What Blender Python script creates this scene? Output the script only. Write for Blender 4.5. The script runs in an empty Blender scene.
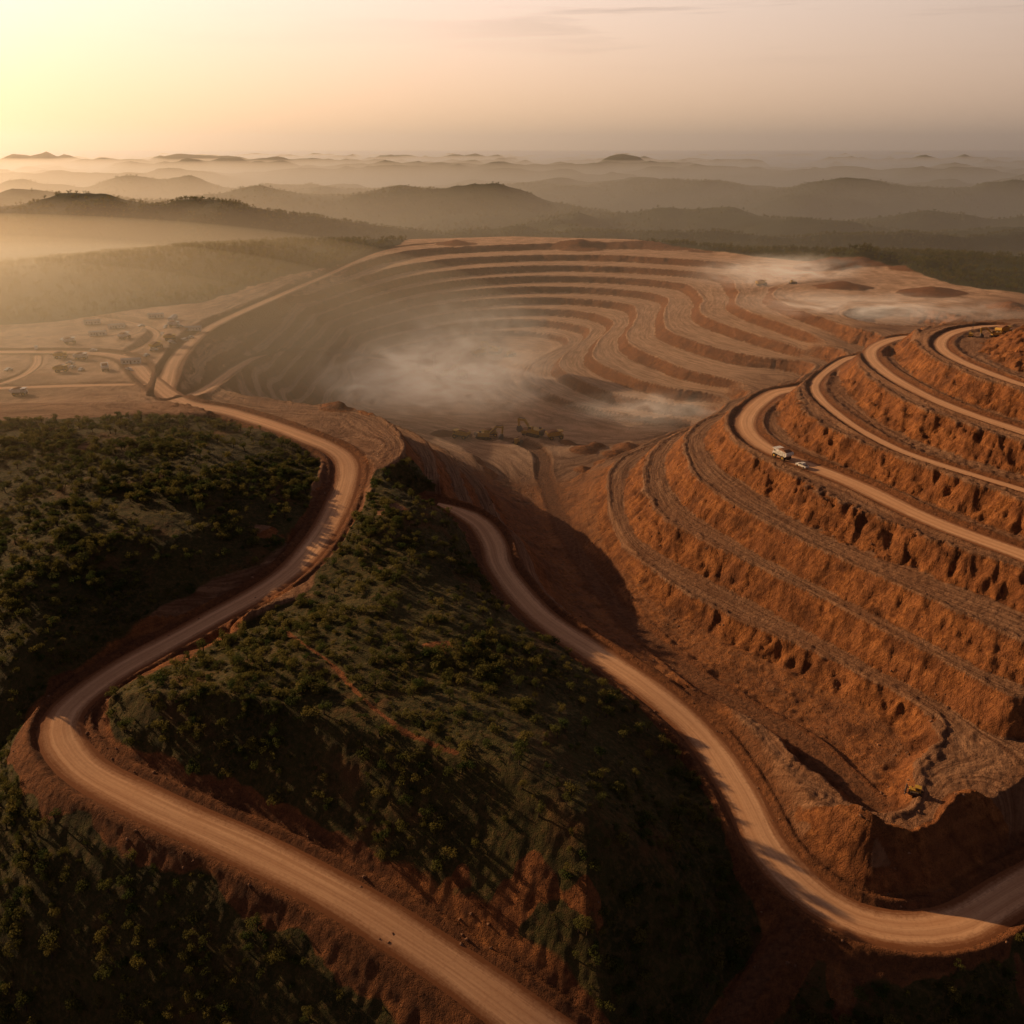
import bpy, bmesh, math, random
import numpy as np
from mathutils import Vector, Matrix
rng=np.random.RandomState(7); random.seed(7)
scene=bpy.context.scene
def link(o): scene.collection.objects.link(o); return o

# ------------------------------------------------------------------ helpers
def smooth(a,b,x):
    t=np.clip((x-a)/(b-a),0,1); return t*t*(3-2*t)
_tab=rng.rand(256,256)
def vnoise(x,y):
    xi=np.floor(x).astype(np.int64); yi=np.floor(y).astype(np.int64)
    fx=x-xi; fy=y-yi
    fx=fx*fx*(3-2*fx); fy=fy*fy*(3-2*fy)
    a=_tab[xi&255,yi&255]; b=_tab[(xi+1)&255,yi&255]; c=_tab[xi&255,(yi+1)&255]; d=_tab[(xi+1)&255,(yi+1)&255]
    return ((a*(1-fx)+b*fx)*(1-fy)+(c*(1-fx)+d*fx)*fy)*2-1
def fbm(x,y,sc,octv=4,off=0.0,gain=.5):
    r=0;amp=1;tot=0
    cs,sn=math.cos(.6),math.sin(.6)
    px=x/sc+off*17.3; py=y/sc+off*9.1
    for i in range(octv):
        r=r+amp*vnoise(px,py); tot+=amp; amp*=gain
        px,py=(px*cs-py*sn)*2.03+3.7,(px*sn+py*cs)*2.03+1.3
    return r/tot
def spline(pts,step):
    P=np.array(pts,float); out=[]
    n=len(P)
    for i in range(n-1):
        p0=P[max(i-1,0)];p1=P[i];p2=P[i+1];p3=P[min(i+2,n-1)]
        L=np.linalg.norm(p2-p1); k=max(1,int(round(L/step)))
        for j in range(k):
            t=j/k
            out.append(.5*((2*p1)+(-p0+p2)*t+(2*p0-5*p1+4*p2-p3)*t*t+(-p0+3*p1-3*p2+p3)*t**3))
    out.append(P[-1]); return np.array(out)

# ------------------------------------------------------------------ site survey (metres, x east, y north, z up)
roadL=[(-560,735,0),(-434,748,0),(-333,735,0),(-270,650,0),(-227,592,-1),(-187,570,-2),(-131,525,-4),(-97,489,-8),(-92,427,-14),(-102,368,-20),(-132,330,-27),(-158,299,-32),
 (-167,275,-36),(-151,253,-39),(-120,236,-42),(-83,220,-46),(-49,203,-50),(-18,185,-55),(8,168,-60),(33,153,-66),(75,120,-72),(120,60,-78)]
roadR=[(-42,466,-26),(-30,462,-29),(-18,452,-32),(-10,432,-35),(-5,405,-38),(13,366,-42),(38,335,-45),(57,311,-47),(73,285,-50),(81,255,-52),(85,228,-54),(96,209,-56),(111,200,-57),(133,201,-58),(157,213,-58),(191,232,-58),(250,275,-56)]
toeRoad=[(-10,745,-76),(22,700,-74),(25,629,-72),(36,501,-64),(55,402,-59),(83,332,-56),(113,287,-54),(126,250,-53)]
benchRoad=[(255,672,-7),(217,653,-7),(189,633,-7),(155,568,-7),(153,511,-7),(183,450,-7),(203,397,-7),(227,357,-7),(248,323,-7),(300,260,-8)]
benchRoad2=[(333,724,19),(300,704,19),(268,659,19),(254,595,19),(257,518,19),(275,457,19),(297,411,19),(340,350,19)]
benchRoad3=[(382,698,32),(341,677,32),(306,632,32),(292,580,32),(299,508,32),(321,454,32)]
benchRoad4=[(280,709,6),(255,683,6),(213,611,6),(204,542,6),(214,466,6),(249,404,6),(272,366,6)]
rimRoad=[(-244,606,-1),(-275,717,0),(-292,846,0),(-285,959,0),(-256,1212,0),(-207,1563,1),(-90,1690,1)]
rampRoad=[(-232,618,-4),(-232,660,-9),(-246,795,-22),(-252,900,-36),(-225,1000,-56),(-185,1060,-72),(-130,1080,-83)]
forkRoad=[(93,206,-57.5),(80,196,-63),(68,186,-69),(54,172,-75),(36,152,-80),(20,120,-86)]
padTrackA=[(-470,612,0),(-390,622,0),(-320,632,0),(-268,636,0)]
padTrackB=[(-430,915,1),(-372,880,0),(-335,835,0),(-322,785,0),(-325,735,0)]
padTrackC=[(-400,742,0),(-380,700,0),(-372,660,0),(-380,624,0)]
lines=[
 (roadL,22),(roadR[1:],20),(toeRoad[1:],25),(benchRoad[1:],22),
 ([(-236,614,-2),(-276,756,0),(-291,959,0),(-248,1242,0),(-192,1576,2),(15,1719,2),(236,1705,-2),(344,1519,-5)],50),
 ([(-234,684,-15),(-236,784,-30),(-206,841,-58),(-177,889,-78)],40),
 ([(162,772,-80),(82,800,-80),(18,870,-80),(-13,952,-80),(10,1065,-80)],35),
 ([(191,788,-62),(116,849,-62),(73,937,-62),(72,1011,-62),(116,1174,-62)],40),
 ([(246,798,-44),(184,905,-44),(147,1019,-44),(157,1092,-44),(194,1265,-44)],40),
 ([(314,842,-26),(271,972,-26),(245,1100,-26),(269,1193,-26),(280,1354,-26)],40),
 ([(377,863,-8),(346,975,-8),(339,1101,-8),(373,1218,-10)],40),
 ([(111,635,-46),(81,600,-46),(65,540,-46),(66,453,-46),(103,388,-46),(146,331,-46),(174,289,-46),(178,262,-46),(201,276,-46)],22),
 ([(142,643,-33),(113,606,-33),(93,542,-33),(91,474,-33),(118,419,-33),(153,354,-33),(194,283,-33),(207,259,-33)],22),
 ([(171,644,-20),(132,600,-20),(115,544,-20),(116,488,-20),(132,435,-20),(160,379,-20),(207,313,-20),(227,284,-20)],22),
 (benchRoad4,25),(benchRoad2[:-1],25),(benchRoad3,25),
 ([(84,302,-46),(89,266,-43),(89,230,-41),(109,211,-40),(134,220,-38),(161,236,-38)],12),
 ([(-163,577,-4),(-117,584,-6),(-75,568,-14),(-49,574,-30),(-23,591,-58)],25),
 ([(-80,515,-4),(-66,428,-9),(-54,371,-16),(-38,318,-19),(-16,271,-20),(4,233,-21),(20,208,-27),(30,193,-38),(40,182,-57)],22),
]
pts=[(-462,799,0),(-352,682,0),(-264,635,0),(-345,580,0),(-373,846,0),(-460,911,0),(-344,513,6),(-306,510,7),(-243,503,6),(-193,530,3),
 (-258,416,-2),(-208,419,2),(-163,434,2),(-214,330,-13),(-182,331,-16),(-144,371,-10),(-196,289,-28),(-123,421,-6),
 (-197,274,-58),(-227,294,-45),(-185,244,-84),(-142,232,-72),(-99,205,-78),(-167,205,-100),(-63,187,-76),
 (107,268,-53),(122,250,-52),(131,237,-51),(67,187,-72),(48,174,-78),(101,183,-68),(146,188,-66),(110,165,-75),
 (-198,805,-66),(-85,787,-76),(-27,724,-75),(24,735,-74),(71,676,-72),
 (-176,1011,-83),(-139,1094,-84),(-43,1185,-84),(49,1143,-82),(-14,1040,-84),(-89,946,-84),(-109,834,-80),
 (464,1078,-8),(550,1059,-5),(542,1426,-4),(184,761,-52),(281,852,-42),(394,950,-22),(494,986,-10),(597,976,-5),
 (-375,1317,28),(-514,1200,24),(-612,1086,14),(-677,1035,10),(-222,1552,6),(-492,979,2),(-371,1076,6),
 (742,1391,0),(628,1487,0),(717,1104,0),
 (-700,400,0),(-800,800,0),(-900,1400,-20),(0,-300,-100),(-400,-300,-110),(400,-300,-95),(-500,450,5),(-400,330,-30),(-350,200,-100),
 (600,400,60),(500,600,50),(400,540,45),(350,460,36),(350,150,-60),(230,180,-66),(900,900,10),(1100,1300,0),(1000,1700,-20),(500,1800,-20),(0,1900,-10),
 (-300,1850,-5),(-700,1600,-10),(0,1830,0),(300,1750,-4),(450,1300,-8),(480,1200,-8)]
ctl=[np.array(pts,float)]+[spline(l,st) for l,st in lines]
ctl=np.concatenate(ctl)
keep=[]
for p in ctl:
    if all((p[0]-q[0])**2+(p[1]-q[1])**2>36 for q in keep): keep.append(p)
ctl=np.array(keep); N=len(ctl)
CC=14.0
def ker(ax,ay,bx,by): return -np.sqrt((ax[:,None]-bx[None,:])**2+(ay[:,None]-by[None,:])**2+CC*CC)
A=np.zeros((N+3,N+3)); A[:N,:N]=ker(ctl[:,0],ctl[:,1],ctl[:,0],ctl[:,1])+np.eye(N)*1.5
P=np.stack([np.ones(N),ctl[:,0]/1000,ctl[:,1]/1000],1); A[:N,N:]=P; A[N:,:N]=P.T
sol=np.linalg.solve(A,np.concatenate([ctl[:,2],np.zeros(3)]))
def rbf(x,y):
    sh=x.shape; x=x.ravel(); y=y.ravel(); o=np.empty_like(x)
    for i in range(0,len(x),20000):
        X=x[i:i+20000];Y=y[i:i+20000]
        o[i:i+20000]=ker(X,Y,ctl[:,0],ctl[:,1])@sol[:N]+sol[N]+sol[N+1]*X/1000+sol[N+2]*Y/1000
    return o.reshape(sh)

# ------------------------------------------------------------------ terrain grid (finer close by, coarser far away, reaches the horizon)
ys=list(np.arange(-400,60,8.0)); y=60.0
while y<2600: ys.append(y); y+=max(.8,y*.0036)
while y<60000: ys.append(y); y*=1.018
ys=ys[:len(ys)-((len(ys)-1)%4)]
ys=np.array(ys); NR=len(ys); NC=1101
ss=np.linspace(-1,1,NC)
half=np.maximum(.8*ys+130,190.)
X=half[:,None]*ss[None,:]; Y=np.repeat(ys[:,None],NC,1)
def coarse(f):
    Xc=X[::4,::4];Yc=Y[::4,::4]
    C=f(Xc,Yc)
    ri=np.arange(NR)/4; r0=np.minimum(ri.astype(int),C.shape[0]-2); fr=(ri-r0)[:,None]
    R=C[r0]*(1-fr)+C[r0+1]*fr
    ci=np.arange(NC)/4; c0=np.minimum(ci.astype(int),C.shape[1]-2); fc=(ci-c0)[None,:]
    return R[:,c0]*(1-fc)+R[:,c0+1]*fc
def rb(x,y): return rbf(np.clip(x,-1500,1500),np.clip(y,-400,2400))
S=coarse(rb)
GS=coarse(lambda x,y: np.hypot(rb(x+6,y)-rb(x-6,y),rb(x,y+6)-rb(x,y-6))/12)
def farland(x,y):
    d=np.sqrt(x*x+y*y)
    n=fbm(x+300,y*1.7,1500,5,1); rid=(1-np.abs(n)*1.8).clip(0,1)**1.4
    n2=fbm(x,y*1.5,5200,4,3)
    amp=95+55*smooth(3000,12000,d)
    z=-128+amp*rid+62*n2*smooth(2500,9000,d)+26*fbm(x,y,340,5,5)
    def g(cx,cy,sx,sy,h,r=0.0):
        dx=(x-cx);dy=(y-cy)-r*dx
        return h*np.exp(-(dx/sx)**2/2-(dy/sy)**2/2)
    wob=1+.4*fbm(x,y,420,5,8)
    z=z+(g(-650,3500,520,260,100,.1)+g(150,3250,420,220,62,-.15)+g(-1750,3050,600,260,75,.1)+g(-1250,2350,550,220,75,.1)+g(-500,2300,450,160,50)+g(2100,4700,900,420,80,.1)+g(-2600,6300,900,450,90)
      +g(300,7800,1500,500,55)+g(3000,7200,1100,500,80)+g(-900,15500,600,900,120)+g(1500,13000,1100,700,70)+g(-5000,12000,2400,900,80)+g(7000,14500,2200,900,90)
      +g(-2300,9500,1100,600,75)+g(1000,10500,1500,600,60)+g(-1700,4700,700,260,70)+g(900,2700,500,200,45)+g(3200,9500,1600,500,70)+g(5200,11500,1500,600,80)+g(1300,5600,900,300,60))*wob
    return z
FZ=coarse(farland)
wf=smooth(1780,2250,Y+.3*np.abs(X))
def poly_sd(poly):
    poly=np.array(poly,float)
    def f(x,y):
        ins=np.zeros(x.shape,bool); d=np.full(x.shape,1e9)
        for i in range(len(poly)):
            a=poly[i-1];b=poly[i]
            cond=(a[1]>y)!=(b[1]>y)
            with np.errstate(divide='ignore',invalid='ignore'):
                xi=(b[0]-a[0])*(y-a[1])/(b[1]-a[1]+1e-12)+a[0]
            ins^=cond&(x<xi)
            e=b-a; t=np.clip(((x-a[0])*e[0]+(y-a[1])*e[1])/(e@e),0,1)
            d=np.minimum(d,np.hypot(x-a[0]-t*e[0],y-a[1]-t*e[1]))
        return np.where(ins,d,-d)
    return f
V=[[(-346,517),(-196,539),(-143,525),(-112,484),(-104,422),(-113,375),(-141,344),(-167,311),(-178,284),(-187,263),(-330,240),(-900,240),(-900,500)],
 [(-187,275),(-165,250),(-130,229),(-81,207),(-47,187),(-31,167),(20,130),(60,80),(0,-420),(-900,-420),(-900,255)],
 [(-76,461),(-80,401),(-93,348),(-126,309),(-151,282),(-144,263),(-105,245),(-61,225),(-24,207),(8,190),(30,167),(60,150),(75,180),(76,213),(72,258),(58,298),(30,335),(-4,377),(-18,434),(-38,472),(-62,505)],
 [(60,150),(89,194),(184,205),(400,190),(900,-420),(0,-420),(30,100)],
 [(-501,872),(-396,928),(-333,959),(-307,1104),(-258,1296),(-198,1630),(-200,2600),(-9000,2600),(-9000,850)],
 [(244,1762),(408,1509),(574,1351),(577,1168),(670,1027),(9000,1000),(9000,2600),(244,2600)]]
def vegsd(x,y):
    r=np.full(x.shape,-1e9)
    for p in V: r=np.maximum(r,poly_sd(p)(x,y))
    return np.maximum(r,(y-1850))
VS=coarse(vegsd)
edge=fbm(X,Y,22,4,11)
veg=smooth(-3,3,VS+7*edge)
# benches: flat treads, safety berms and steep cut faces; tread width follows how steep the hill is
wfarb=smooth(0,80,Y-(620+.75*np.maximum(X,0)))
n60=fbm(X,Y,70,3,12); n12=fbm(X,Y,13,3,13); n4=fbm(X,Y,3.6,2,14); n3=fbm(X,Y,2.0,2,15)
rill=np.abs(fbm(X,Y,8.0,3,18)); slump=smooth(.25,.6,fbm(X,Y,45,3,19))
def terr(S,z0,Pd,w,bh,GSv):
    f=(S-z0)/Pd; n=np.floor(f+w/2); g=f-n
    r=np.clip((g-w/2)/(1-w),0,1)
    tread=smooth(w/2+.03,w/2-.03,g)*smooth(-w/2-.04,-w/2+.04,g)
    m=(g+w/2)*Pd/np.maximum(GSv,.08)
    be=bh*np.exp(-((m-1.8)/1.3)**2)
    face=smooth(0,.06,r)*smooth(1,.94,r)
    return z0+Pd*(n+.95*r**1.12+.05*(g+w/2))+be,tread,face
Ta,ta,fa=terr(S+1.2*n60+.4*n12+.25*n4-1.6*rill+.8*slump*n12,-7,13,np.clip(1-GS/1.25,.45,.76),.8,GS)
Tb,tb,fb=terr(S+.8*n60+.3*n12-.5*rill,-81,9.2,np.clip(1-GS/1.0,.45,.78),.8,GS)
T=Ta*(1-wfarb)+Tb*wfarb; tread=ta*(1-wfarb)+tb*wfarb; face=fa*(1-wfarb)+fb*wfarb
T=T+face*(.6*n3-.7*np.abs(n4)+.4*n12)*(1-.5*wfarb)
lowS=smooth(-50,-54,S)*smooth(660,600,Y)
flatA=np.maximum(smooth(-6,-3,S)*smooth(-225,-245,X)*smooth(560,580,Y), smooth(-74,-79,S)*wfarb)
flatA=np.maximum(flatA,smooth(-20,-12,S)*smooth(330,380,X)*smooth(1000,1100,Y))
south=smooth(330,300,Y)*smooth(95,80,X)
def bl(q,m):
    global T
    T=T*(1-m)+q*m
bl(S+1.0*n12+.3*n4,lowS); tread=tread*(1-lowS)+lowS*.4
bl(S+.25*n12,flatA); tread=np.maximum(tread,flatA)
bl(S+1.2*n12,south); tread=tread*(1-south)
Z=T+.12*n12+.14*n3
Zv=S+3.0*fbm(X,Y,45,4,16)*smooth(0,30,VS)+1.0*n12+.3*n4
Z=Z*(1-veg)+Zv*veg
Z=Z*(1-wf)+(FZ+2*edge)*wf
def mound(cx,cy,r,h,k=1.0):
    global Z,tread
    d=np.hypot(X-cx,(Y-cy)*k)+r*.14*n12+r*.1*fbm(X,Y,r*.5,2,cx)
    Z=Z+h*np.clip(1-d/r,0,1)**1.1
    tread=tread*smooth(r*.8,r,d)
for m in [(106,224,12,6),(111,231,8,3.5),(542,1426,80,22),(470,1380,50,12),(610,1330,60,12),(430,1180,40,8),(520,1120,45,9),(560,1010,30,8),(60,700,14,5),(84,690,12,4),(96,705,15,6),(70,712,10,5),(48,722,9,3),(75,665,12,5),(55,650,9,4),(-45,760,10,4),(-60,745,12,4),(-398,640,20,3),(-420,600,25,4),(-460,650,30,4),(-100,1640,40,8),(120,1650,50,9),(-95,590,12,3),(-120,600,16,4)]:
    mound(*m)
soil=np.zeros_like(Z)
sn=fbm(X,Y,9,3,41)
for cx,cy,r in [(0,200,9),(-14,208,6),(24,196,6),(-130,300,8),(-60,420,10),(95,187,9),(120,190,12),(150,185,9),(-120,395,7),(-240,470,9),(-30,300,7)]:
    d=np.hypot(X-cx,(Y-cy)*1.3)/r; veg=veg*smooth(.35,.9,d+1.5*sn)
pc=spline([(-95,318),(-82,300),(-66,282),(-52,262),(-36,246),(-18,236)],6.0)
for a,b in zip(pc[:-1],pc[1:]):
    r0,r1=np.searchsorted(ys,min(a[1],b[1])-8),np.searchsorted(ys,max(a[1],b[1])+8)
    x=X[r0:r1]; yy=Y[r0:r1]; e=b-a; t=np.clip(((x-a[0])*e[0]+(yy-a[1])*e[1])/(e@e),0,1)
    d=np.hypot(x-a[0]-t*e[0],yy-a[1]-t*e[1]); veg[r0:r1]*=np.clip(smooth(.5,1.6,d+.9*n12[r0:r1])+.25,0,1)
def carve(path,hw,sh,k=1.0,berm=1.3,reach=60,paint=False):
    global Z,soil,tread
    C=spline(path,7.0)
    D=np.full(Z.shape,1e9); ZR=np.zeros_like(Z)
    for a,b in zip(C[:-1],C[1:]):
        r0=np.searchsorted(ys,min(a[1],b[1])-reach); r1=np.searchsorted(ys,max(a[1],b[1])+reach)
        if r1<=r0: continue
        hm=half[r0:r1].min(); hM=half[r0:r1].max()
        lo=(min(a[0],b[0])-reach); hi=(max(a[0],b[0])+reach)
        c0=int(max(0,min((lo/hm+1)/2,(lo/hM+1)/2)*(NC-1))); c1=int(min(NC,max((hi/hm+1)/2,(hi/hM+1)/2)*(NC-1)+2))
        if c1<=c0: continue
        x=X[r0:r1,c0:c1]; yy=Y[r0:r1,c0:c1]
        e=b[:2]-a[:2]; t=np.clip(((x-a[0])*e[0]+(yy-a[1])*e[1])/(e@e+1e-9),0,1)
        d=np.hypot(x-a[0]-t*e[0],yy-a[1]-t*e[1]); z=a[2]+(b[2]-a[2])*t
        Dv=D[r0:r1,c0:c1]; Zr=ZR[r0:r1,c0:c1]; m=d<Dv
        Dv[m]=d[m]; Zr[m]=z[m]
    M=D<reach
    e=np.maximum(D-hw-sh-1.2*n12,0)
    lim=e*k+np.minimum(e*.3,1)*(.6*n4+.5*n12)
    lim=np.maximum(lim,0)
    Zn=np.where(M,np.clip(Z,ZR-lim,ZR+lim),Z)
    fade=smooth(reach,reach*.6,D); Zn=Z+(Zn-Z)*fade
    ch=np.abs(Zn-Z)
    bw=1.2+.0018*Y
    Zn=Zn+np.where(M,berm*(1+.3*n12)*np.exp(-((D-hw-1.2-bw)/bw)**2)+ .15*n3*(D>hw),0)
    if not paint:
        q=smooth(hw+1.2,hw-.6,D); Zn=np.where(M,Zn*(1-q)+(ZR-.35)*q,Zn)
    else: tread=np.where(D<hw+2,smooth(hw+1.5,hw-.5,D+n12),tread)
    band=hw+sh+4+8*edge+3*n12
    soil=np.maximum(soil,np.where(M,smooth(band,band-3,D)*np.maximum(smooth(.1,.8,ch),smooth(hw+sh+2.5,hw+sh,D+1.5*n12)),0)*(1 if berm>.8 or paint else .3))
    if not paint: tread=np.where(D<hw+sh+2,tread*smooth(hw+sh-2,hw+sh+2,D),tread) if berm>.8 else tread
    Z=Zn
    return C
def road_mesh(name,C,hw,mat,crown=.12,dz=0):
    n=len(C); v=[];f=[];uv=[]
    K=13; L=0
    for i in range(n):
        a=C[max(i-1,0)];b=C[min(i+1,n-1)]
        t=(b-a)[:2]; t/=np.linalg.norm(t)+1e-9; nx,ny=t[1],-t[0]
        if i: L+=np.linalg.norm(C[i]-C[i-1])
        ww=(hw+.6+ .3*math.sin(L*.05)+.25*math.sin(L*.13+1))*min(1,.25+.75*min(i,n-1-i)/3)
        for k in range(K):
            q=k/(K-1)*2-1
            z=C[i][2]+dz+crown*(1-q*q)-.07*(math.exp(-((abs(q)-.45)/.12)**2))-.1*max(0,abs(q)-.92)/.08
            v.append((C[i][0]+nx*q*ww,C[i][1]+ny*q*ww,z)); uv.append((q*7.5,L))
    for i in range(n-1):
        for k in range(K-1):
            o=i*K+k; f.append((o,o+1,o+K+1,o+K))
    me=bpy.data.meshes.new(name); me.from_pydata(v,[],f)
    l=me.uv_layers.new(name='UVMap')
    for lp in me.loops: l.data[lp.index].uv=uv[lp.vertex_index]
    me.polygons.foreach_set('use_smooth',[True]*len(f))
    me.materials.append(mat)
    o=link(bpy.data.objects.new(name,me))
    if me.polygons[0].normal.z<0: me.flip_normals()
    return o
# ------------------------------------------------------------------ node helpers
def newmat(name):
    m=bpy.data.materials.new(name); m.use_nodes=True; nt=m.node_tree
    b=nt.nodes['Principled BSDF']; b.inputs['Roughness'].default_value=.95
    b.inputs['Specular IOR Level'].default_value=.12
    return m,nt,b
class G:
    def __init__(s,nt): s.nt=nt
    def n(s,t,**k):
        a=s.nt.nodes.new(t)
        for q,v in k.items(): setattr(a,q,v)
        return a
    def l(s,a,b): s.nt.links.new(a,b)
    def val(s,sock,v):
        if isinstance(v,bpy.types.NodeSocket): s.l(v,sock)
        else: sock.default_value=v
    def noise(s,vec,scale,detail=4,rough=.55,dist=0):
        a=s.n('ShaderNodeTexNoise'); s.l(vec,a.inputs['Vector']); a.inputs['Scale'].default_value=scale
        a.inputs['Detail'].default_value=detail; a.inputs['Roughness'].default_value=rough; a.inputs['Distortion'].default_value=dist
        return a.outputs['Fac']
    def mapping(s,vec,sc):
        a=s.n('ShaderNodeMapping'); s.l(vec,a.inputs['Vector']); a.inputs['Scale'].default_value=sc; return a.outputs[0]
    def rng(s,v,a,b,c=0,d=1):
        m=s.n('ShaderNodeMapRange'); s.val(m.inputs[0],v)
        for i,q in enumerate((a,b,c,d)): m.inputs[i+1].default_value=q
        return m.outputs[0]
    def mix(s,f,a,b,mode='MIX'):
        m=s.n('ShaderNodeMix',data_type='RGBA',blend_type=mode); s.val(m.inputs[0],f); s.val(m.inputs[6],a); s.val(m.inputs[7],b); return m.outputs[2]
    def math(s,op,a,b=0):
        m=s.n('ShaderNodeMath',operation=op); s.val(m.inputs[0],a); s.val(m.inputs[1],b); return m.outputs[0]
    def attr(s,name):
        a=s.n('ShaderNodeAttribute',attribute_name=name); return a.outputs['Fac']
def rgb(*c): return (c[0],c[1],c[2],1)

def terrain_material():
    m,nt,b=newmat('mine_ground'); g=G(nt)
    pos=g.n('ShaderNodeNewGeometry'); P=pos.outputs['Position']
    big=g.noise(P,.012,3); med=g.noise(P,.07,4,.6); fine=g.noise(P,.55,5,.65); vf=g.noise(P,2.2,3,.7)
    streak=g.noise(g.mapping(P,(1,1,.10)),.35,4,.7)
    streak2=g.noise(g.mapping(P,(1,1,.08)),.09,3,.6)
    strat=g.noise(g.mapping(P,(.03,.03,1)),.45,3,.6)
    sx=g.n('ShaderNodeSeparateXYZ'); g.l(P,sx.inputs[0])
    cb=g.n('ShaderNodeCombineXYZ'); g.l(g.math('MULTIPLY',g.attr('lev'),1.1),cb.inputs[0]); g.l(g.math('MULTIPLY',sx.outputs[0],.02),cb.inputs[1]); g.l(g.math('MULTIPLY',sx.outputs[1],.02),cb.inputs[2])
    track=g.noise(cb.outputs[0],1.6,4,.6)
    fc=g.mix(g.rng(streak,.36,.64),rgb(.15,.050,.018),rgb(.50,.195,.062))
    fc=g.mix(g.rng(streak2,.40,.66),fc,rgb(.29,.112,.044))
    fc=g.mix(g.rng(strat,.48,.7,0,.5),fc,rgb(.56,.23,.078))
    fc=g.mix(g.rng(med,.49,.68,0,.85),fc,rgb(.115,.045,.020))
    fc=g.mix(g.rng(vf,.5,.70,0,.65),fc,rgb(.07,.031,.016))
    fc=g.mix(g.math('MULTIPLY',g.attr('dust'),.55),fc,rgb(.17,.072,.034))
    flat=g.mix(g.rng(track,.35,.62),rgb(.17,.08,.042),rgb(.42,.23,.125))
    flat=g.mix(g.rng(big,.45,.65,0,.5),flat,rgb(.29,.13,.06))
    flat=g.mix(g.rng(fine,.5,.72,0,.6),flat,rgb(.14,.062,.031))
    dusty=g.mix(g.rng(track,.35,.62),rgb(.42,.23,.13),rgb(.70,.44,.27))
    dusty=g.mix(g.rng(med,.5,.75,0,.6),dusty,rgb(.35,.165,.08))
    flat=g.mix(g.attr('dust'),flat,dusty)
    tf=g.rng(g.math('ADD',g.attr('tread'),g.math('MULTIPLY',g.math('SUBTRACT',fine,.5),.8)),.3,.7)
    dirt=g.mix(tf,fc,flat)
    shoulder=g.mix(g.rng(fine,.35,.65),rgb(.25,.10,.042),rgb(.105,.046,.023))
    dirt=g.mix(g.math('MULTIPLY',g.attr('soil'),.8),dirt,shoulder)
    vg=g.mix(g.rng(med,.35,.65),rgb(.052,.050,.016),rgb(.095,.078,.025))
    vg=g.mix(g.rng(fine,.46,.64),vg,rgb(.14,.092,.035))
    vg=g.mix(g.rng(g.noise(P,.03,5,.7),.56,.68,0,.7),vg,rgb(.20,.092,.038))
    vegf=g.math('MULTIPLY',g.attr('veg'),g.math('SUBTRACT',1,g.attr('soil')))
    vm=g.rng(g.math('ADD',vegf,g.math('MULTIPLY',g.math('SUBTRACT',fine,.5),.5)),.35,.65)
    col=g.mix(vm,dirt,vg)
    wood=g.mix(g.rng(g.noise(P,.015,5,.7),.35,.65),rgb(.028,.036,.013),rgb(.065,.066,.022))
    col=g.mix(g.attr('wood'),col,wood)
    g.l(col,b.inputs['Base Color'])
    h=g.math('ADD',g.math('MULTIPLY',fine,1.0),g.math('MULTIPLY',vf,.4))
    h=g.math('ADD',h,g.math('MULTIPLY',streak,1.4))
    bp=g.n('ShaderNodeBump'); bp.inputs['Strength'].default_value=1.0; bp.inputs['Distance'].default_value=1.8
    g.l(h,bp.inputs['Height']); g.l(bp.outputs[0],b.inputs['Normal'])
    return m
def road_material():
    m,nt,b=newmat('packed_dirt_road'); g=G(nt)
    uv=g.n('ShaderNodeUVMap').outputs[0]; pos=g.n('ShaderNodeNewGeometry').outputs['Position']
    tr=g.noise(g.mapping(uv,(1,.008,1)),.55,4,.6,.5); tr2=g.noise(g.mapping(uv,(1,.04,1)),1.6,3,.6)
    big=g.noise(pos,.05,4); fine=g.noise(pos,.9,5,.7)
    c=g.mix(g.rng(tr,.32,.68),rgb(.50,.26,.13),rgb(.82,.50,.28))
    c=g.mix(g.rng(tr2,.5,.75,0,.35),c,rgb(.40,.19,.09))
    c=g.mix(g.rng(big,.42,.7,0,.4),c,rgb(.56,.29,.145))
    c=g.mix(g.rng(fine,.5,.8,0,.45),c,rgb(.34,.155,.07))
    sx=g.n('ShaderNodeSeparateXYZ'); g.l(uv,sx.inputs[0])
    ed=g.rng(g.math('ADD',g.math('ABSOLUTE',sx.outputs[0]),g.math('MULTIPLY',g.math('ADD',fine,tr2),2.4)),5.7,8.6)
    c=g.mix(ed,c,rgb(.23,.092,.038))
    g.l(c,b.inputs['Base Color'])
    h=g.math('ADD',g.math('MULTIPLY',tr,.5),g.math('MULTIPLY',fine,.3))
    bp=g.n('ShaderNodeBump'); bp.inputs['Strength'].default_value=.4; bp.inputs['Distance'].default_value=.4
    g.l(h,bp.inputs['Height']); g.l(bp.outputs[0],b.inputs['Normal'])
    return m
MT=terrain_material(); MR=road_material()
carve(toeRoad,4.0,2.5,paint=True,berm=.7); carve(forkRoad,2.6,1.5,paint=True,berm=.5)
specs=[('dirt_track',padTrackA,5,1,.4,18),('dirt_track',padTrackB,4,1,.4,18),('dirt_track',padTrackC,3.5,1,.4,18),('haul_road',roadL,7.5,4.5,1.3,60),('haul_road',roadR,7.5,4.0,1.3,60),('haul_road',benchRoad,7.5,3.0,1.3,60),('haul_road',benchRoad2,5.5,2.5,1.3,60),
 ('haul_road',benchRoad3,5,2,1.2,30),('dirt_track',benchRoad4,3.6,2,1.0,30),('haul_road',rimRoad,6.5,3,1.3,60),('dirt_track',rampRoad,6.0,2.5,1.3,60)]
for i,(nm,p,hw,sh,be,rc) in enumerate(specs):
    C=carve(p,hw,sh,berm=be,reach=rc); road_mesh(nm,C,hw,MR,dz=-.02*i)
idx=np.arange(NR*NC).reshape(NR,NC)
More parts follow.
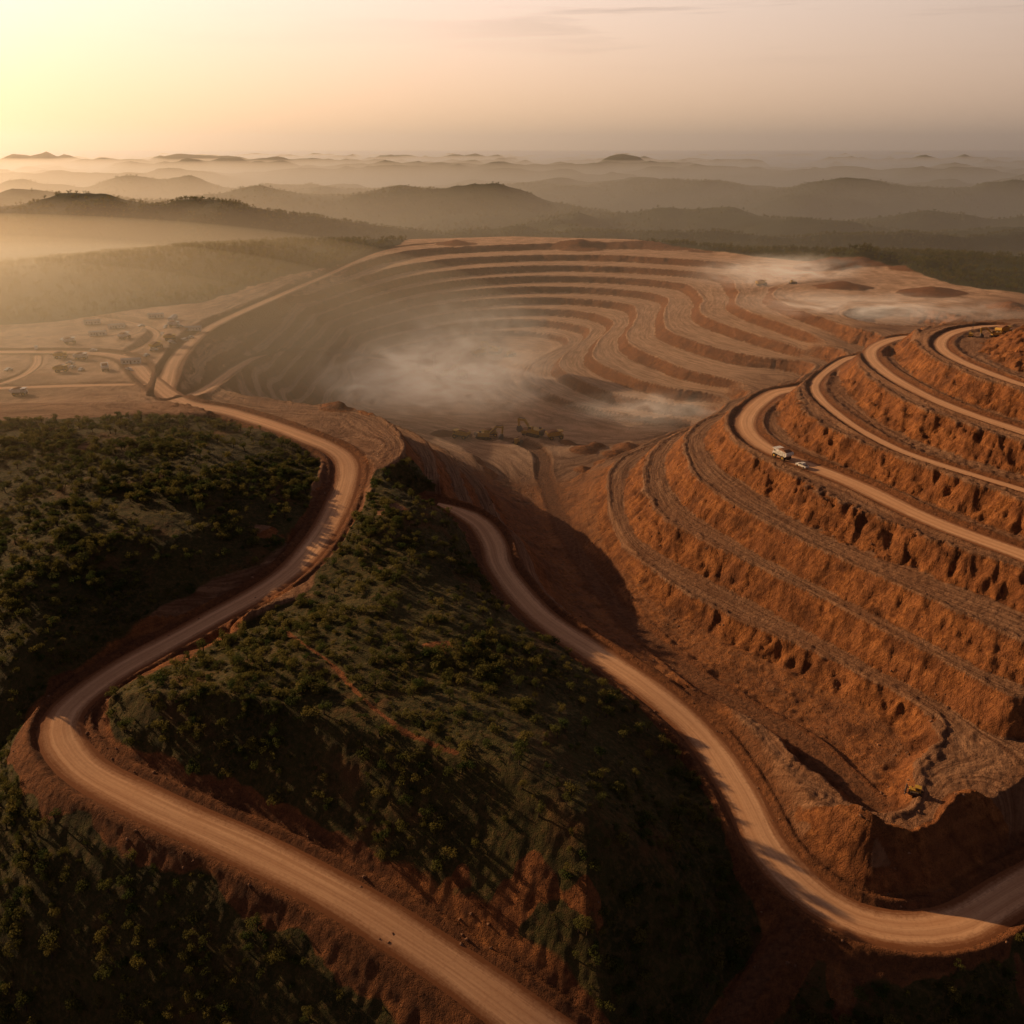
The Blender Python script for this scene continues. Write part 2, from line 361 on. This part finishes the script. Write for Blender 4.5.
quads=np.stack([idx[:-1,:-1],idx[:-1,1:],idx[1:,1:],idx[1:,:-1]],-1).reshape(-1,4)
me=bpy.data.meshes.new('terrain')
me.vertices.add(NR*NC); me.vertices.foreach_set('co',np.stack([X,Y,Z],-1).astype(np.float32).ravel())
me.loops.add(quads.size); me.loops.foreach_set('vertex_index',quads.astype(np.int32).ravel())
me.polygons.add(len(quads)); me.polygons.foreach_set('loop_start',np.arange(0,quads.size,4,dtype=np.int32))
me.polygons.foreach_set('use_smooth',np.ones(len(quads),bool))
me.update(calc_edges=True)
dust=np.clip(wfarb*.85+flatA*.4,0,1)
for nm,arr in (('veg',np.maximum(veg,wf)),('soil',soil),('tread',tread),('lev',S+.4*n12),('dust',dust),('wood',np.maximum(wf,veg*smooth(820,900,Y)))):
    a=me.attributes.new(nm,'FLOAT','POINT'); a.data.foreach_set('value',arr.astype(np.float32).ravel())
me.materials.append(MT); link(bpy.data.objects.new('terrain',me))
def fidx(x,y):
    r=np.interp(y,ys,np.arange(NR)); h=np.interp(y,ys,half); c=np.clip((x/h+1)/2*(NC-1),0,NC-1.001)
    return r,c
def samp(arr,x,y):
    r,c=fidx(np.asarray(x,float),np.asarray(y,float)); r0=np.minimum(r.astype(int),NR-2); c0=c.astype(int); fr=r-r0; fc=c-c0
    return (arr[r0,c0]*(1-fc)+arr[r0,c0+1]*fc)*(1-fr)+(arr[r0+1,c0]*(1-fc)+arr[r0+1,c0+1]*fc)*fr

# ------------------------------------------------------------------ vegetation
def leafmat(name,c1,c2):
    m,nt,b=newmat(name); g=G(nt)
    oi=g.n('ShaderNodeObjectInfo').outputs['Random']
    c=g.mix(oi,c1,c2)
    g.l(c,b.inputs['Base Color'])
    tl=g.n('ShaderNodeBsdfTranslucent'); g.l(c,tl.inputs[0]); ms=g.n('ShaderNodeMixShader'); ms.inputs[0].default_value=.42
    g.l(b.outputs[0],ms.inputs[1]); g.l(tl.outputs[0],ms.inputs[2]); g.l(ms.outputs[0],nt.nodes['Material Output'].inputs[0])
    return m
ML=leafmat('scrub_leaves',rgb(.050,.070,.018),rgb(.18,.145,.038)); 
MB,_,bb=newmat('bark'); bb.inputs['Base Color'].default_value=rgb(.07,.045,.03)
def bush(name,nl,spread,rad,tree,nleaf,ls=(.13,.30)):
    v=[];f=[];mi=[]
    lobes=[]
    for i in range(nl):
        a=random.uniform(0,6.28); r=spread*math.sqrt(random.random())
        zc=(random.uniform(1.4,2.6) if tree else random.uniform(.25,.7))
        lobes.append((r*math.cos(a),r*math.sin(a),zc,rad*random.uniform(.6,1.15)))
    for (cx,cy,cz,R) in lobes:
        for k in range(nleaf):
            u=random.uniform(-.35 if not tree else -.7,1); a=random.uniform(0,6.28); q=math.sqrt(1-u*u); rr=R*random.uniform(.5,1.12)
            d=Vector((q*math.cos(a),q*math.sin(a),u*.8)); p=Vector((cx,cy,cz))+d*rr
            nrm=(d+Vector((random.uniform(-.6,.6),random.uniform(-.6,.6),random.uniform(-.3,.7)))).normalized()
            t=nrm.orthogonal().normalized(); t.rotate(Matrix.Rotation(random.uniform(0,6.28),3,nrm)); w=nrm.cross(t); s=R*random.uniform(*ls)
            o=len(v)
            v+= [p-t*s,p-w*s*.6,p+t*s*1.1+nrm*s*.2,p+w*s*.7]; f.append((o,o+1,o+2,o+3)); mi.append(0)
    if tree:
        def limb(p,q,r0,r1):
            d=(q-p).normalized(); t=d.orthogonal().normalized(); w=d.cross(t); o=len(v)
            for pp,r in ((p,r0),(q,r1)):
                for k in range(6): v.append(pp+t*math.cos(k*1.047)*r+w*math.sin(k*1.047)*r)
            for k in range(6): f.append((o+k,o+(k+1)%6,o+6+(k+1)%6,o+6+k)); mi.append(1)
        top=Vector((.1,0,1.1)); limb(Vector((0,0,-.3)),top,.16,.11)
        for l in lobes: limb(top,Vector(l[:3]),.08,.03)
    me=bpy.data.meshes.new(name); me.from_pydata([tuple(p) for p in v],[],f); me.materials.append(ML); me.materials.append(MB)
    me.polygons.foreach_set('material_index',mi); return bpy.data.objects.new(name,me)
def rock(name):
    bm=bmesh.new(); bmesh.ops.create_icosphere(bm,subdivisions=2,radius=1)
    for q in bm.verts:
        n=q.co.normalized(); k=1+.35*math.sin(n.x*3.1+random.random()*.8)*math.cos(n.y*2.7)+random.uniform(-.1,.1)
        q.co=Vector((n.x*k,n.y*k*.8,n.z*k*.6))
    me=bpy.data.meshes.new(name); bm.to_mesh(me); bm.free(); me.materials.append(MK); return bpy.data.objects.new(name,me)
MK,nt,bb=newmat('broken_rock'); g=G(nt); Pp=g.n('ShaderNodeNewGeometry').outputs['Position']
g.l(g.mix(g.rng(g.noise(Pp,.8,3),.3,.7),rgb(.12,.06,.035),rgb(.30,.16,.09)),bb.inputs['Base Color'])
colB=bpy.data.collections.new('bush_kinds'); colT=bpy.data.collections.new('tree_kinds'); colR=bpy.data.collections.new('rock_kinds'); colF=bpy.data.collections.new('far_tree_kinds')
for i in range(6): colB.objects.link(bush('bush_kind',random.randint(3,7),.85,.58,False,56,(.11,.25)))
for i in range(5): colT.objects.link(bush('tree_kind',random.randint(6,9),.95,.75,True,64,(.10,.24)))
for i in range(4): colF.objects.link(bush('far_tree_kind',random.randint(4,6),1.0,.9,True,16))
for i in range(3): colR.objects.link(rock('rock_kind'))
def scatter(name,x,y,z,sc,coll):
    me=bpy.data.meshes.new(name); me.vertices.add(len(x)); me.vertices.foreach_set('co',np.stack([x,y,z],-1).astype(np.float32).ravel())
    a=me.attributes.new('sc','FLOAT','POINT'); a.data.foreach_set('value',sc.astype(np.float32))
    o=link(bpy.data.objects.new(name,me))
    ng=bpy.data.node_groups.new(name,'GeometryNodeTree'); ng.interface.new_socket('Geometry',in_out='INPUT',socket_type='NodeSocketGeometry'); ng.interface.new_socket('Geometry',in_out='OUTPUT',socket_type='NodeSocketGeometry')
    N=ng.nodes; gi=N.new('NodeGroupInput'); go=N.new('NodeGroupOutput'); ip=N.new('GeometryNodeInstanceOnPoints'); ci=N.new('GeometryNodeCollectionInfo')
    ci.inputs['Collection'].default_value=coll; ci.inputs['Separate Children'].default_value=True; ci.inputs['Reset Children'].default_value=True
    ip.inputs['Pick Instance'].default_value=True
    na=N.new('GeometryNodeInputNamedAttribute'); na.data_type='FLOAT'; na.inputs['Name'].default_value='sc'
    rv=N.new('FunctionNodeRandomValue'); rv.data_type='FLOAT_VECTOR'; rv.inputs[0].default_value=(-.12,-.12,0); rv.inputs[1].default_value=(.12,.12,6.28)
    ri=N.new('FunctionNodeRandomValue'); ri.data_type='INT'; ri.inputs[4].default_value=0; ri.inputs[5].default_value=len(coll.objects)-1
    L=ng.links.new
    L(gi.outputs[0],ip.inputs['Points']); L(ci.outputs[0],ip.inputs['Instance']); L(ri.outputs[2],ip.inputs['Instance Index']); L(na.outputs[0],ip.inputs['Scale']); L(rv.outputs[0],ip.inputs['Rotation']); L(ip.outputs[0],go.inputs[0])
    md=o.modifiers.new('inst','NODES'); md.node_group=ng
    return o
vm=np.maximum(veg,wf)*(1-soil)
def place(n,x0,x1,y0,y1,thr=.6):
    x=rng.uniform(x0,x1,n); y=rng.uniform(y0,y1,n)
    h=np.interp(y,ys,half); ok=np.abs(x)<h*.98; x=x[ok];y=y[ok]
    ok=samp(vm,x,y)>thr; x=x[ok];y=y[ok]
    return x,y
def clump(x,y,sc,off,lo): 
    return rng.rand(len(x))<smooth(lo-.25,lo+.25,fbm(x,y,sc,4,off)+.15)
x,y=place(52000,-420,420,60,560)
k=clump(x,y,26,21,.12)|(rng.rand(len(x))<.10); x=x[k];y=y[k]
sc=(.6+2.3*rng.rand(len(x))**2.2)*(1+.45*fbm(x,y,30,2,22))
scatter('scrub_bushes',x,y,samp(Z,x,y)-.1,sc,colB); nb=len(x)
x,y=place(5600,-420,420,60,560); k=clump(x,y,60,23,.05)|(rng.rand(len(x))<.2); x=x[k];y=y[k]
scatter('scrub_trees',x,y,samp(Z,x,y)-.1,.8+1.2*rng.rand(len(x)),colT)
x,y=place(80000,-1500,1500,850,2300); k=clump(x,y,60,24,-.1)|(rng.rand(len(x))<.1); x=x[k];y=y[k]
scatter('forest',x,y,samp(Z,x,y)-.3,1.2+1.9*rng.rand(len(x))**1.5,colF); nf=len(x)
x,y=place(45000,-3500,4200,2300,5200,.5); k=clump(x,y,160,25,0); x=x[k];y=y[k]
scatter('distant_forest',x,y,samp(Z,x,y)-2.5,2.4+1.6*rng.rand(len(x)),colF)
n=22000; x=rng.uniform(-250,420,n); y=rng.uniform(190,800,n); ok=(np.abs(x)<np.interp(y,ys,half)*.98); x=x[ok];y=y[ok]
def slp(x,y): return np.hypot(samp(Z,x+1.5,y)-samp(Z,x-1.5,y),samp(Z,x,y+1.5)-samp(Z,x,y-1.5))/3
sl=slp(x,y); ok=(samp(vm,x,y)<.2)&(sl>.12)&(rng.rand(len(x))<smooth(.0,.5,fbm(x,y,18,3,31)+.2)); x=x[ok];y=y[ok]
scatter('rubble',x,y,samp(Z,x,y),.15+.7*rng.rand(len(x))**4,colR)
print('bushes',nb,'forest',nf,'ctl',N)

# ------------------------------------------------------------------ machines and buildings
def paint(name,col,rough=.5,metal=0):
    m,nt,b=newmat(name); g=G(nt); P=g.n('ShaderNodeTexCoord').outputs['Object']
    c=g.mix(g.rng(g.noise(P,1.3,5,.7),.4,.75,0,.75),rgb(*col),rgb(.26,.15,.09)); g.l(c,b.inputs['Base Color'])
    b.inputs['Roughness'].default_value=rough; b.inputs['Metallic'].default_value=metal; return m
PY=paint('yellow_paint',(.55,.33,.04)); PW=paint('white_paint',(.78,.76,.70)); PD=paint('tyre_rubber',(.025,.022,.02),.9); PG=paint('window_glass',(.03,.035,.04),.15); PL=paint('loaded_ore',(.30,.14,.07),.95); PR_=paint('tin_roof',(.45,.42,.40),.5); PS=paint('steel',(.12,.11,.10),.6)
class Shape:
    def __init__(s): s.v=[];s.f=[];s.m=[];s.mats=[]
    def mi(s,m):
        if m not in s.mats: s.mats.append(m)
        return s.mats.index(m)
    def prism(s,prof,y0,y1,mat,M=None):
        o=len(s.v); n=len(prof)
        for yy in (y0,y1):
            for a,b in prof:
                p=Vector((a,yy,b)) 
                s.v.append(tuple(M@p) if M else tuple(p))
        s.f.append(tuple(range(o,o+n))); s.f.append(tuple(range(o+2*n-1,o+n-1,-1)))
        for i in range(n): s.f.append((o+i,o+n+i,o+n+(i+1)%n,o+(i+1)%n))
        s.m+= [s.mi(mat)]*(n+2)
    def box(s,x0,x1,y0,y1,z0,z1,mat,c=.08):
        s.prism([(x0+c,z0),(x1-c,z0),(x1,z0+c),(x1,z1-c),(x1-c,z1),(x0+c,z1),(x0,z1-c),(x0,z0+c)],y0,y1,mat)
    def wheel(s,x,y0,y1,z,r,mat=None,hub=None):
        pr=[(x+r*math.cos(i*math.pi/9),z+r*math.sin(i*math.pi/9)) for i in range(18)]; s.prism(pr,y0,y1,mat or PD)
        pr=[(x+.45*r*math.cos(i*math.pi/6),z+.45*r*math.sin(i*math.pi/6)) for i in range(12)]; s.prism(pr,y0-.05,y1+.05,hub or PY)
    def done(s,name):
        me=bpy.data.meshes.new(name); me.from_pydata(s.v,[],s.f)
        for m in s.mats: me.materials.append(m)
        me.polygons.foreach_set('material_index',s.m)
        bm=bmesh.new(); bm.from_mesh(me); bmesh.ops.recalc_face_normals(bm,faces=bm.faces); bm.to_mesh(me); bm.free()
        return me
def haul_truck(pc):
    s=Shape()
    s.box(-4.2,4.6,-1.1,1.1,1.3,2.1,PS); s.box(2.6,5.0,-2.3,2.3,1.7,3.1,pc); s.box(4.95,5.1,-1.3,1.3,1.6,2.8,PS)
    s.box(2.4,5.0,-2.7,2.7,3.12,3.3,pc,.03); s.box(2.7,4.4,.5,2.4,3.32,4.7,pc); s.box(4.38,4.44,.65,2.25,3.8,4.5,PG,.02); s.box(2.9,4.2,2.38,2.43,3.8,4.5,PG,.02)
    s.prism([(-5.4,3.3),(-4.4,2.3),(1.6,2.5),(2.3,3.4),(2.5,4.9),(5.2,5.1),(5.2,5.3),(2.2,5.25),(-5.2,4.6)],-2.6,2.6,pc)
    s.prism([(-4.6,4.7),(-2.5,5.6),(0,6.0),(1.6,5.4),(2.0,5.2)],-2.1,2.1,PL)
    for k in range(4): s.box(-4+k*1.6,-3.7+k*1.6,-2.75,2.75,2.7,4.4,pc,.05)
    for sy in (-1,1):
        s.wheel(3.5,*sorted((sy*1.7,sy*2.6)),1.35,1.35); s.wheel(-2.6,*sorted((sy*1.2,sy*2.6)),1.35,1.35)
    return s.done('haul_truck')
def excavator():
    s=Shape()
    for sy in (-1,1):
        a,b=sorted((sy*1.3,sy*2.2)); s.prism([(-2.6,.1),(2.6,.1),(3.1,.6),(2.7,1.15),(-2.7,1.15),(-3.1,.6)],a,b,PD)
    s.box(-1,1,-1.3,1.3,.7,1.4,PS); s.box(-3.2,1.9,-1.9,1.9,1.42,3.0,PY,.15); s.box(-3.7,-2.6,-1.85,1.85,1.5,2.9,PS,.25)
    s.box(.3,2.2,.7,1.88,3.0,4.0,PY); s.box(2.18,2.24,.8,1.8,2.2,3.9,PG,.02); s.box(.6,2.0,1.86,1.91,3.1,3.85,PG,.02); s.box(-2.4,-1.4,-1.2,-.6,3.0,3.7,PS)
    s.prism([(1.2,1.9),(2.0,1.9),(5.2,5.3),(8.0,5.2),(8.1,5.8),(4.9,6.1)],-.4,.4,PY)
    s.prism([(7.6,6.4),(8.4,5.9),(8.1,2.6),(7.6,2.5)],-.28,.28,PY)
    s.prism([(8.2,2.8),(8.5,1.2),(7.6,.4),(6.6,.6),(6.4,1.4),(7.5,2.7)],-.9,.9,PS)
    s.prism([(2.4,3.0),(2.6,2.8),(5.4,5.2),(5.2,5.4)],-.6,-.45,PS); s.prism([(5.0,6.4),(5.0,6.2),(7.9,6.2),(7.9,6.45)],-.1,.1,PS)
    return s.done('excavator')
def dozer():
    s=Shape()
    for sy in (-1,1):
        a,b=sorted((sy*.9,sy*1.6)); s.prism([(-2,.05),(1.8,.05),(2.3,.6),(1.5,1.2),(-1.0,1.7),(-2.3,.9)],a,b,PD)
    s.box(-1.6,2.2,-.85,.85,.6,1.9,PY); s.box(-1.4,.2,-.8,.8,1.9,3.1,PY); s.box(.18,.24,-.7,.7,2.1,2.9,PG,.02); s.box(-1.2,0,.78,.83,2.1,2.9,PG,.02); s.box(-1.6,.5,-.95,.95,3.1,3.25,PY,.04)
    s.prism([(3.0,.05),(3.3,.1),(3.1,.8),(3.4,1.6),(3.2,1.65),(2.8,.9)],-2.2,2.2,PS); s.box(1,3.0,-1.75,-1.62,.5,.8,PS); s.box(1,3.0,1.62,1.75,.5,.8,PS); s.box(1.2,1.4,-.5,-.3,1.9,2.7,PS)
    return s.done('bulldozer')
def pickup():
    s=Shape()
    s.prism([(-2.6,.5),(2.5,.5),(2.6,.9),(2.4,1.15),(1.3,1.25),(.6,1.85),(-.9,1.87),(-1.05,1.2),(-2.6,1.2)],-.9,.9,PW)
    s.prism([(1.18,1.27),(.6,1.78),(.45,1.78),(.45,1.27)],-.92,.92,PG); s.prism([(.35,1.27),(.35,1.78),(-.8,1.78),(-.85,1.27)],-.92,.92,PG); s.box(-2.5,-1.15,-.75,.75,1.1,1.22,PS,.02)
    for sy in (-1,1):
        for x in (-1.7,1.6): s.wheel(x,*sorted((sy*.7,sy*.95)),.42,.42,hub=PS)
    return s.done('pickup_truck')
def office():
    s=Shape()
    s.box(-6,6,-2,2,.3,3.0,PW,.05); s.prism([(-6.3,3.0),(6.3,3.0),(6.3,3.12),(-6.3,3.12)],-2.4,2.4,PR_)
    M=Matrix.Rotation(math.pi/2,4,'Z'); s.prism([(-2.4,3.1),(2.4,3.1),(0,4.0)],-6.3,6.3,PR_,M=M)
    for x in (-4.6,-2.4,2.2,4.4): s.box(x,x+1.1,-2.04,2.04,1.3,2.2,PG,.02)
    s.box(-.5,.5,-2.05,2.05,.3,2.3,PS,.02)
    for x in (-5,0,5): s.box(x-.2,x+.2,-1.8,1.8,-.6,.3,PS,.02)
    return s.done('site_office')
def drill_rig():
    s=Shape()
    for sy in (-1,1):
        a,b=sorted((sy*.9,sy*1.5)); s.prism([(-2,.05),(2,.05),(2.4,.5),(2,.95),(-2,.95),(-2.4,.5)],a,b,PD)
    s.box(-2.4,1.6,-1.2,1.2,1.0,2.5,PY); s.box(1.0,2.2,.2,1.2,1.0,3.0,PY); s.box(2.15,2.22,.3,1.1,1.8,2.8,PG,.02)
    for a in (-.35,.35):
        for b in (2.6,3.2): s.box(b,b+.12,a-.06,a+.06,.4,11,PS,.02)
    for k in range(9): s.box(2.6,3.3,-.38,.38,1+k*1.1,1.1+k*1.1,PS,.02)
    return s.done('drill_rig')
mHT=haul_truck(PY); mHW=haul_truck(PW); mEX=excavator(); mDZ=dozer(); mPK=pickup(); mOF=office(); mDR=drill_rig()
def put(name,me,x,y,rot,sc=1.0,zz=None):
    o=link(bpy.data.objects.new(name,me)); z=float(samp(Z,[x],[y])[0]) if zz is None else zz
    o.location=(x,y,z); o.rotation_euler=(0,0,rot); o.scale=(sc,)*3
    if zz is None and sc:
        gx=float(samp(Z,[x+3],[y])[0]-samp(Z,[x-3],[y])[0])/6; gy=float(samp(Z,[x],[y+3])[0]-samp(Z,[x],[y-3])[0])/6
        nrm=Vector((-gx,-gy,1)).normalized(); 
        if nrm.z>.9: o.rotation_euler=(Vector((0,0,1)).rotation_difference(nrm).to_matrix()@Matrix.Rotation(rot,3,'Z')).to_euler()
    return o
put('haul_truck',mHW,157,489,2.05,1.1,-6.98); put('pickup_truck',mPK,164,474,2.05,1.5,-6.98)
put('excavator',mEX,-25,740,.3,2.1); put('haul_truck',mHT,-44,733,2.8,1.4); put('haul_truck',mHT,-20,758,.2,1.3)
put('excavator',mEX,20,740,2.5,2.2); put('haul_truck',mHT,37,732,.2,1.4); put('bulldozer',mDZ,4,726,1.2,1.7); put('haul_truck',mHT,14,760,1.2,1.3)
put('excavator',mEX,-79,1030,.4,2.4); put('haul_truck',mHT,-58,1020,1.3,1.7); put('excavator',mEX,-22,1150,2.6,2.5); put('haul_truck',mHT,-42,1138,.5,1.8); put('drill_rig',mDR,-100,1060,.5,2.0); put('bulldozer',mDZ,-3,1128,.9,2.2)
put('bulldozer',mDZ,139,246,2.6,1.0); put('excavator',mEX,352,646,2.9,1.2); put('haul_truck',mHT,364,658,.4,1.1); put('drill_rig',mDR,336,650,1,1.1)
put('haul_truck',mHT,345,1255,.2,1.4); put('bulldozer',mDZ,380,1230,.2,1.6)
pk=[(-348,675,.2),(-354,722,.1),(-345,790,1.2),(-300,777,.3),(-317,682,2.0),(-345,606,.1),(-372,725,.3),(-318,838,.2),(-390,780,.6),(-302,750,1.0)]
for i,(x,y,r) in enumerate(pk): put('haul_truck',mHW if i%3 else mHT,x,y,r,1.0)
for x,y,r in [(-352,885,.1),(-410,872,.2),(-378,852,.15),(-330,870,1.6),(-380,815,.1),(-300,838,.2),(-306,705,.2)]: put('site_office',mOF,x,y,r,1.2,None)
for i in range(22): put('pickup_truck',mPK,-410+rng.rand()*120,670+rng.rand()*190,rng.rand()*6,1.3)

# ------------------------------------------------------------------ haze and dust (real volumes standing in the landscape)
def box(name,x0,x1,y0,y1,z0,z1,mat):
    v=[(x0,y0,z0),(x1,y0,z0),(x1,y1,z0),(x0,y1,z0),(x0,y0,z1),(x1,y0,z1),(x1,y1,z1),(x0,y1,z1)]
    f=[(0,3,2,1),(4,5,6,7),(0,1,5,4),(1,2,6,5),(2,3,7,6),(3,0,4,7)]
    me=bpy.data.meshes.new(name); me.from_pydata(v,[],f); me.materials.append(mat); return link(bpy.data.objects.new(name,me))
def volmat(name,dens,col,g_):
    m=bpy.data.materials.new(name); m.use_nodes=True; nt=m.node_tree; nt.nodes.clear()
    o=nt.nodes.new('ShaderNodeOutputMaterial'); s=nt.nodes.new('ShaderNodeVolumeScatter')
    s.inputs['Color'].default_value=col; s.inputs['Density'].default_value=dens; s.inputs['Anisotropy'].default_value=g_
    nt.links.new(s.outputs[0],o.inputs['Volume']); return m
def ell(name,c,r,mat,sub=4):
    bm=bmesh.new(); bmesh.ops.create_icosphere(bm,subdivisions=sub,radius=1); me=bpy.data.meshes.new(name); bm.to_mesh(me); bm.free()
    me.materials.append(mat); o=link(bpy.data.objects.new(name,me)); o.location=c; o.scale=r; return o
box('valley_haze',-45000,45000,480,50000,-420,50,volmat('haze_low',1/2100,rgb(1,.84,.62),.72))
box('sky_haze',-60000,60000,1500,64000,-430,900,volmat('haze_high',1/21000,rgb(1,.88,.72),.66))
hz1=volmat('haze_drift',1/1500,rgb(1,.78,.48),.78)
for c,r in (((-720,900,-25),(760,700,120)),((-680,870,-25),(600,540,100)),((-640,840,-25),(460,400,80)),((-700,1000,-25),(540,620,70))): ell('drifting_haze',c,r,hz1,5)
def plume(name,cx,cy,cz,rx,ry,rz,dens,seed,rot=0,glow=.30,st=(55,55,35)):
    # dust volume with a weak warm emission added, standing in for light bouncing inside
    m=bpy.data.materials.new(name+'_dust'); m.use_nodes=True; nt=m.node_tree; nt.nodes.clear(); g=G(nt)
    o=g.n('ShaderNodeOutputMaterial'); s=g.n('ShaderNodeVolumeScatter'); s.inputs['Color'].default_value=rgb(1,.95,.87); s.inputs['Anisotropy'].default_value=.1
    tc=g.n('ShaderNodeTexCoord'); ob=tc.outputs['Object']
    ln=g.n('ShaderNodeVectorMath',operation='LENGTH'); g.l(ob,ln.inputs[0])
    mp=g.n('ShaderNodeMapping'); g.l(ob,mp.inputs[0]); mp.inputs['Location'].default_value=(seed,seed*.7,0); mp.inputs['Rotation'].default_value=(0,0,.5); mp.inputs['Scale'].default_value=(rx/st[0],ry/st[1],rz/st[2])
    nz=g.noise(mp.outputs[0],1.5,5,.68,1.6)
    fo=g.math('POWER',g.rng(ln.outputs['Value'],1.0,.0),1.4)
    d=g.math('MULTIPLY',g.math('MULTIPLY',fo,g.rng(nz,.42,.72)),dens)
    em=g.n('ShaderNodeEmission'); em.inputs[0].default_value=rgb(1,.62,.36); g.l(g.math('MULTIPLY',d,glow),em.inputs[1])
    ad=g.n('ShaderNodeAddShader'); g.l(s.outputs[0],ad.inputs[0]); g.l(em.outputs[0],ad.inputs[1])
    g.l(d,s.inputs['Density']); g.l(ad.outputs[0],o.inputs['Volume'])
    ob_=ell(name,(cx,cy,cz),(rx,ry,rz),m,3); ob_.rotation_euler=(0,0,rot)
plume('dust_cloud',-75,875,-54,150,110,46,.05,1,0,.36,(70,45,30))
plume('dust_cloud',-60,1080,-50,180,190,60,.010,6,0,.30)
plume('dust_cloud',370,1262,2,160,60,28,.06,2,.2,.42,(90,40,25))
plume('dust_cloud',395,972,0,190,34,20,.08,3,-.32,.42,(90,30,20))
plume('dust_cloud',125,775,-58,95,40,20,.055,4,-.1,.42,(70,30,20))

# ------------------------------------------------------------------ light, sky, camera
AZ=math.radians(-57); EL=math.radians(18)
sd=Vector((math.sin(AZ)*math.cos(EL),math.cos(AZ)*math.cos(EL),math.sin(EL)))
L=bpy.data.lights.new('sun','SUN'); L.energy=5; L.angle=math.radians(.6); L.color=(1,.64,.33)
lo=link(bpy.data.objects.new('sun',L)); lo.rotation_euler=sd.to_track_quat('Z','Y').to_euler()
w=bpy.data.worlds.new('World'); scene.world=w; w.use_nodes=True; nt=w.node_tree; g=G(nt); bg=nt.nodes['Background']
sk=g.n('ShaderNodeTexSky'); sk.sky_type='NISHITA'; sk.sun_disc=False; sk.sun_elevation=EL; sk.sun_rotation=AZ; sk.dust_density=3; sk.air_density=1.0; sk.altitude=200
base=g.mix(1.0,sk.outputs[0],rgb(.28,.20,.22),'MULTIPLY')
tc=g.n('ShaderNodeTexCoord').outputs['Generated']; sx=g.n('ShaderNodeSeparateXYZ'); g.l(tc,sx.inputs[0])
el=g.rng(sx.outputs['Z'],0,.22)
az=g.rng(g.math('SUBTRACT',g.math('MULTIPLY',sx.outputs['Y'],.3),sx.outputs['X']),-.25,.78)
hz=g.mix(az,rgb(6.2,3.9,2.4),rgb(13.0,7.4,3.4)); zn=g.mix(az,rgb(6.0,5.1,4.4),rgb(12.5,10.6,9.2))
wm=g.mix(el,hz,zn)
hi=g.rng(sx.outputs['Z'],.2,.42); wm=g.mix(hi,wm,rgb(.34,.29,.28))
bk=g.rng(sx.outputs['Y'],.2,.7); wm=g.mix(bk,rgb(.46,.35,.29),wm)
base=g.mix(1.0,base,wm,'ADD')
cl=g.noise(g.mapping(tc,(1.2,1.2,22)),2.6,6,.6,.4)
base=g.mix(g.math('MULTIPLY',g.rng(cl,.52,.64,0,.5),g.math('MULTIPLY',g.rng(sx.outputs['Z'],.07,.12),g.rng(sx.outputs['X'],-.1,.15,.15,1))),base,rgb(4.9,3.4,2.7))
g.l(base,bg.inputs[0]); bg.inputs[1].default_value=.1
cam=bpy.data.cameras.new('camera'); cam.sensor_width=36; cam.lens=31.18; cam.clip_end=200000; cam.clip_start=1
co=link(bpy.data.objects.new('camera',cam)); co.location=(0,0,160); co.rotation_euler=(math.radians(90-22.3),0,0); scene.camera=co
scene.view_settings.view_transform='Standard'; scene.view_settings.look='None'; scene.view_settings.exposure=0
